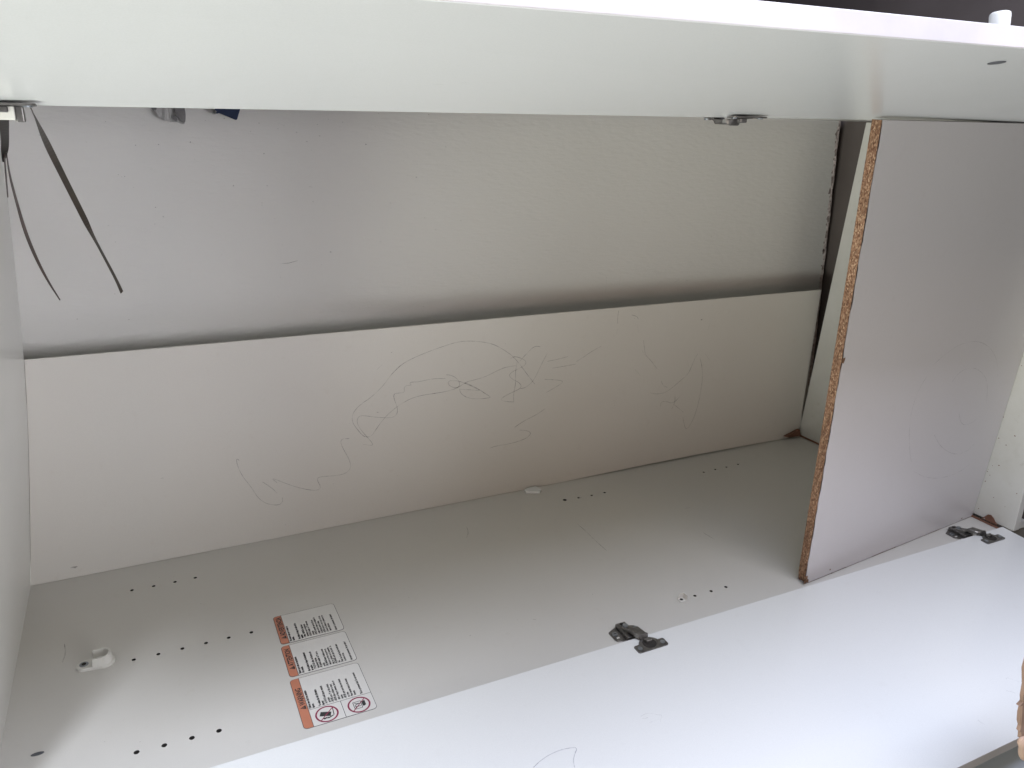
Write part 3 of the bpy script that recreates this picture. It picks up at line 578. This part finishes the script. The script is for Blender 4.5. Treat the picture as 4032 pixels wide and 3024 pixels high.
ES = ["Han muerto niños por el vuelco de", "muebles.", "", "Para limitar el riesgo de vuelco de los", "muebles:", "• Utilizar SIEMPRE las fijaciones", "antivuelco que se suministran.", "• NUNCA instalar un TV sobre este", "producto.", "• NUNCA permitir que los niños se", "pongan de pie, trepen o se cuelguen de", "los cajones, puertas o baldas.", "• NUNCA abrir más de un cajón a la vez.", "• Colocar los objetos más pesados en los", "cajones inferiores.", "", "Información permanente. ¡No eliminar!", ""]
card('Spanish warning card headed ADVERTENCIA', .3428, .4373, -.3205, -.2465, 'ADVERTENCIA', ES, .3549, -.3180, -.2995)
card('French warning card headed ATTENTION', .3411, .4365, -.3983, -.3250, 'ATTENTION', FR, .3532, -.3960, -.3740)
wc = card('English warning card headed WARNING with two crossed pictograms', .3392, .4352, -.5050, -.4040, 'WARNING', EN, .3515, -.4710, -.4600)
# pictograms
def sign(cx, cy_, kind):
    bm = bmesh.new(); z = .00058; Ro, Ri = .0150, .0128; n = 40
    a = [bm.verts.new((cx+Ro*math.cos(2*math.pi*i/n), cy_+Ro*math.sin(2*math.pi*i/n), z)) for i in range(n)]
    c = [bm.verts.new((cx+Ri*math.cos(2*math.pi*i/n), cy_+Ri*math.sin(2*math.pi*i/n), z)) for i in range(n)]
    for i in range(n): bm.faces.new((a[i], a[(i+1) % n], c[(i+1) % n], c[i]))
    line(bm, (cx+.0095, cy_+.0095), (cx-.0095, cy_-.0095), .0012, z+.00014)
    def poly(P, mi=1, dz=0):   # local: u along reading direction (+Y), v up (-X)
        f = bm.faces.new([bm.verts.new((cx-v_, cy_+u, z-.00006+dz)) for u, v_ in P]); f.material_index = mi
    if kind == 'cabinet':      # child climbing a chest of drawers that tips over
        poly([(-.0008, .0098), (.0066, .0068), (.0020, -.0062), (-.0054, -.0036)])
        poly([(-.0088, .0048), (-.0068, .0064), (-.0052, .0050), (-.0062, .0030), (-.0084, .0030)])
        poly([(-.0078, .0032), (-.0052, .0030), (-.0044, -.0040), (-.0074, -.0046), (-.0088, -.0010)])
        poly([(-.0064, .0018), (-.0054, .0018), (-.0050, -.0030), (-.0062, -.0034)], 2, .00005)
        poly([(-.0072, -.0044), (-.0050, -.0044), (-.0046, -.0076), (-.0060, -.0076)])
        poly([(-.0046, -.0076), (.0088, -.0086), (.0088, -.0096), (-.0050, -.0088)])
    else:                      # television on a low cabinet, crossed out
        for u0, u1, v0, v1 in ((-.0070, .0070, .0064, .0072), (-.0070, .0070, -.0036, -.0028), (-.0070, -.0062, -.0036, .0072), (.0062, .0070, -.0036, .0072)):
            poly([(u0, v0), (u1, v0), (u1, v1), (u0, v1)])
        poly([(-.0050, .0052), (-.0002, .0052), (-.0002, .0041), (-.0050, .0041)]); poly([(-.0032, .0041), (-.0020, .0041), (-.0020, -.0018), (-.0032, -.0018)])
        poly([(.0002, .0052), (.0014, .0052), (.0030, .0002), (.0024, -.0018)]); poly([(.0050, .0052), (.0038, .0052), (.0022, -.0018), (.0030, -.0018)])
        poly([(-.0040, -.0042), (.0044, -.0042), (.0050, -.0062), (.0066, -.0088), (-.0030, -.0088), (-.0046, -.0062)])
    return obj('pictogram', bm, [M['print_red'], M['print_black'], M['print_white']], lab)
sign(.3718, -.4890, 'cabinet'); sign(.4142, -.4892, 'tv')

# ================================================================ LOOSE SHELF BOARD
lb = empty('loose_shelf_board', (1.683, -.4658, 0), 'white shelf board with raw chipboard edge, leaning across the right side of the wardrobe', 'shelf board')
O = Vector((1.683, -.4658, 0))
A0 = Vector((1.180, -.5144, .0006)); A1 = Vector((1.1172, -.5747, .7490)); B0 = Vector((1.6818, -.4662, .0006)); B1 = Vector((1.6797, -.5200, .7520))
nb = (B0-A0).cross(A1-A0).normalized(); nb = nb if nb.y > 0 else -nb
th = nb*.0160
def rag(v_, amp): return v_+Vector((random.uniform(-amp, amp)*.8, random.uniform(-amp, amp)*.3, 0))
bm = bmesh.new(); n = 90
fr = []; bk = []
for i in range(n+1):
    t = i/n; e = A0.lerp(A1, t); f_ = B0.lerp(B1, t)
    rg = (random.random()-.5)*.0010 + .0009*math.sin(t*31)*math.sin(t*77)
    if t < .02: rg += .003*(1-t/.02)
    ev = e+Vector((rg, 0, 0)); fr.append((bm.verts.new(ev-O), bm.verts.new(f_-O)))
    bk.append((bm.verts.new(e+Vector((rg*.3-.0002, 0, 0))+th-O), bm.verts.new(f_+th-O)))
for i in range(n):
    bm.faces.new((fr[i][0], fr[i][1], fr[i+1][1], fr[i+1][0])); bm.faces.new((bk[i][0], bk[i+1][0], bk[i+1][1], bk[i][1]))
    bm.faces.new((fr[i][1], bk[i][1], bk[i+1][1], fr[i+1][1]))
for i in (0, n): bm.faces.new((fr[i][0], bk[i][0], bk[i][1], fr[i][1]))
obj('board_face', bm, M['board'], lb)
bm = bmesh.new(); m_ = 8; n = 260; G = []
for i in range(n+1):
    t = i/n; e = A0.lerp(A1, t); row = []
    for j in range(m_+1):
        s_ = j/m_; bulge = .0016*(random.random()) + .0008*math.sin(t*90+j)
        if j in (0, m_): bulge = .0003*random.random()
        if t < .025: bulge -= .003*(1-t/.025)
        row.append(bm.verts.new(e+th*(.035+.93*s_)+Vector((-bulge-.0006+(0 if t > .02 else .003*(1-t/.02)*(1-s_)), 0, 0))-O))
    G.append(row)
for i in range(n):
    for j in range(m_): bm.faces.new((G[i][j], G[i][j+1], G[i+1][j+1], G[i+1][j]))
obj('chipboard_edge', bm, M['chip'], lb)
bm = bmesh.new()
for t, s_, r in ((.01, -.0, .0060), (.55, -.02, .0035)):
    bm = bmesh.new()
    c = A0.lerp(A1, t)-nb*.0006+Vector((.0008, 0, 0))-O
    blob(bm, c, (1, .1, 0), (0, 0, 1.3), r, 11, irr=.6)
    obj('chipped_spot', bm, M['chip'], lb)
nn = -nb
bm = bmesh.new()
L_ = [A0.lerp(B0, t_/14)+Vector((0, -.0004, .0002)) for t_ in range(15)]
for a_, c_ in zip(L_, L_[1:]):
    w1 = .0006+.0008*random.random()
    bm.faces.new([bm.verts.new(p-O) for p in (a_, c_, c_+Vector((0, -.0003, w1)), a_+Vector((0, -.0003, w1*.8)))])
obj('chipped_lower_edge', bm, M['chip'], lb)
polyline_obj('pencil_line', BOARD, lambda p: Vector(p)+nn*.0006-O, nn, .0011, M['pencil_faint'], lb)
bm = bmesh.new()
for p in BSPOT[1:]: blob(bm, Vector(p)+nn*.0004-O, (1, .1, 0), (0, 0, 1), .0016, 8)
obj('nail_hole', bm, M['rust'], lb, kind='stuff')

# ================================================================ SMALL THINGS
def band(bm, pts, widths, normals, th=.0009):
    P = [Vector(p) for p in pts]; rows = []
    for i, p in enumerate(P):
        t = (P[min(i+1, len(P)-1)]-P[max(i-1, 0)]).normalized(); nn_ = Vector(normals[i]); s = t.cross(nn_).normalized(); nn_ = s.cross(t).normalized()
        w_ = widths[i]/2; rows.append([bm.verts.new(p+s*w_+nn_*th/2), bm.verts.new(p-s*w_+nn_*th/2), bm.verts.new(p-s*w_-nn_*th/2), bm.verts.new(p+s*w_-nn_*th/2)])
    for a, c in zip(rows, rows[1:]):
        for i in range(4): bm.faces.new((a[i], a[(i+1) % 4], c[(i+1) % 4], c[i]))
    bm.faces.new(rows[0]); bm.faces.new(rows[-1][::-1])
def interp(keys, n):
    out = []
    for i in range(n+1):
        t = i/n
        for (t0, v0), (t1, v1) in zip(keys, keys[1:]):
            if t0 <= t <= t1+1e-9:
                u = (t-t0)/(t1-t0); u = u*u*(3-2*u); out.append([a+(b_-a)*u for a, b_ in zip(v0, v1)]); break
    return out
def make_band(name, pts, wk, nk, mat, label, cat):
    P = smooth_pts(pts, 3); n = len(P)-1
    wv = [v_[0] for v_ in interp(wk, n)]; nv = interp(nk, n)
    bm = bmesh.new(); band(bm, P, wv, nv)
    o = obj(name, bm, mat, label=label, cat=cat, smooth=False); return o
G1 = 'bands hanging from the left hinge'
C0 = Vector((.2190, -1.3347, .7334))
make_band('strap', STRAP1, [(0, [.0040]), (.3, [.0068]), (.55, [.0070]), (.75, [.0048]), (1, [.0055])], [(0, (.3, -1, .3)), (.35, (.1, -1, .1)), (.5, (.2, -1, 0)), (.66, (1, -.30, 0)), (.8, (1, -.62, 0)), (1, (1, -.9, 0))], M['strap'], 'long dark brown band slanting across the bare wall', 'strap')['group'] = G1
make_band('strap', STRAP2, [(0, [.005]), (.5, [.0060]), (1, [.0012])], [(0, (1, -.3, 0)), (.45, (1, -.75, .2)), (.7, (1, -.62, .1)), (1, (1, -.5, 0))], M['strap2'], 'thin reddish brown band curving down beside the top panel', 'strap')['group'] = G1
make_band('strap', STRAP3, [(0, [.008]), (.6, [.0066]), (1, [.0018])], [(0, (.1, -1, 0)), (.7, (.3, -1, 0)), (1, (.6, -1, 0))], M['blk'], 'short black tapering band below the left hinge block', 'strap')['group'] = G1
make_band('strap', STRAP4, [(0, [.004]), (.5, [.004]), (1, [.001])], [(0, (1, -.5, 0)), (1, (1, -.4, 0))], M['strap2'], 'shortest dark red band, hugging the top panel edge', 'strap')['group'] = G1

def cloth_piece(name, outline, y, mat, label, cat, folds, thick=.004):
    # outline hangs in the gap between upper side panel and wall; triangulated grid pushed into folds
    bm = bmesh.new()
    top = [(x, z) for x, z in outline]
    xs = [p[0] for p in outline]; x0, x1 = min(xs), max(xs); zt = .775
    def low(x):
        P = outline; best = .75
        for a, c in zip(P, P[1:]):
            if min(a[0], c[0]) <= x <= max(a[0], c[0]) and a[0] != c[0]:
                z = a[1]+(c[1]-a[1])*(x-a[0])/(c[0]-a[0]); best = min(best, z)
        return best
    n, m_ = 40, 10; G = []
    for i in range(n+1):
        x = x0+(x1-x0)*i/n; zl = low(min(max(x, x0+1e-4), x1-1e-4))
        G.append([(x, y+folds*math.sin(i*.9+j*.25)+folds*.5*math.sin(i*.37+j*.6), zt+(zl-zt)*j/m_) for j in range(m_+1)])
    A = [[bm.verts.new(p) for p in r] for r in G]; B_ = [[bm.verts.new((p[0], p[1]+thick, p[2])) for p in r] for r in G]
    for i in range(n):
        for j in range(m_): bm.faces.new((A[i][j], A[i+1][j], A[i+1][j+1], A[i][j+1])); bm.faces.new((B_[i][j], B_[i][j+1], B_[i+1][j+1], B_[i+1][j]))
        bm.faces.new((A[i][m_], A[i+1][m_], B_[i+1][m_], B_[i][m_])); bm.faces.new((A[i][0], B_[i][0], B_[i+1][0], A[i+1][0]))
    for i in (0, n):
        for j in range(m_): bm.faces.new((A[i][j], A[i][j+1], B_[i][j+1], B_[i][j]))
    return obj(name, bm, mat, label=label, cat=cat, smooth=True)
cp = cloth_piece('crumpled_cloth', CLOTH1, .058, M['gcloth'], 'crumpled grey white cloth poking out under the upper door', 'cloth', .0022)
bm = bmesh.new()
prism(bm, [(.2985, .752), (.3140, .752), (.3145, .738), (.3128, .7275), (.3085, .7262), (.3040, .7325), (.3000, .7390), (.2975, .7450)], .0500, .0535, F=lambda x, y, z: (x, z, y))
bmesh.ops.bevel(bm, geom=bm.edges[:], offset=.0009, segments=2, affect='EDGES')
obj('dark_fold', bm, M['gcloth2'], cp)
bm = bmesh.new(); prism(bm, [(.2948, .7365), (.2975, .7385), (.3010, .7340), (.3020, .7300), (.2985, .7285), (.2950, .7320)], .0515, .0535, F=lambda x, y, z: (x, z, y)); obj('printed_patch', bm, M['gcloth2'], cp); bm = bmesh.new(); prism(bm, [(.264, .752), (.274, .752), (.2735, .745), (.2685, .7435), (.2665, .7465)], .0515, .0530, F=lambda x, y, z: (x, z, y))
obj('printed_patch', bm, M['gcloth2'], cp)
cn = cloth_piece('navy_cloth', CLOTH2, .060, M['navy'], 'navy blue cloth corner poking out under the upper door', 'cloth', .0004)
bm = bmesh.new()
for i in range(7): blob(bm, (.3552+.0005*i, .0570, .7495-.0014*i), (1.6, 0, 0), (0, 0, 1), .0019, 7)
obj('lace_trim', bm, M['gcloth'], cn, kind='stuff')

# torn cardboard at the right edge, pale panel beyond the lower door
cb_ = empty('torn_cardboard', (1.03, -.955, .05), 'torn brown cardboard standing at the right edge before the lower door', 'cardboard')
O2 = Vector((1.03, -.955, .05))
L = [(1.0035, .262), (1.0042, .240), (1.0078, .2316), (1.0062, .222), (1.0085, .2023), (1.0125, .182), (1.0135, .168), (1.0188, .158), (1.0145, .1535), (1.0205, .1525), (1.0235, .140), (1.0260, .128), (1.0290, .1218), (1.0272, .1165), (1.0310, .1125), (1.0318, .105)]
bm = bmesh.new(); prism(bm, [(x-O2.x, z-O2.z) for x, z in L+[(1.16, .09), (1.16, .262)]], -.002, .002, F=lambda x, y, z: (x, z+(.0015*math.sin(y*90)), y))
obj('sheet', bm, M['card'], cb_)
bm = bmesh.new(); prev = None
for i in range(15):
    t = i/14; cx = 1.0290+.1*t+.003*math.sin(t*20); cz = .1105-.085*t; r = .0115+.003*t
    if i == 0: r = .004
    if i == 1: r = .008
    rg = [bm.verts.new((cx-O2.x+r*.75*math.sin(a)*.7, -.004+r*.55*math.cos(a), cz-O2.z-.006+r*math.sin(a))) for a in [k_*math.pi/6 for k_ in range(12)]]
    if prev:
        for k_ in range(12): bm.faces.new((prev[k_], prev[(k_+1) % 12], rg[(k_+1) % 12], rg[k_]))
    else: bm.faces.new(rg)
    prev = rg
bm.faces.new(prev[::-1]); obj('rolled_edge', bm, M['cardl'], cb_, smooth=True)
bm = bmesh.new(); box(bm, .75, 1.70, -.872, -.45, -.14, -.122, bevel=.002)
obj('pale_board', bm, M['pale'], label='pale bluish board just visible beyond the lower door edge at bottom right', cat='board')
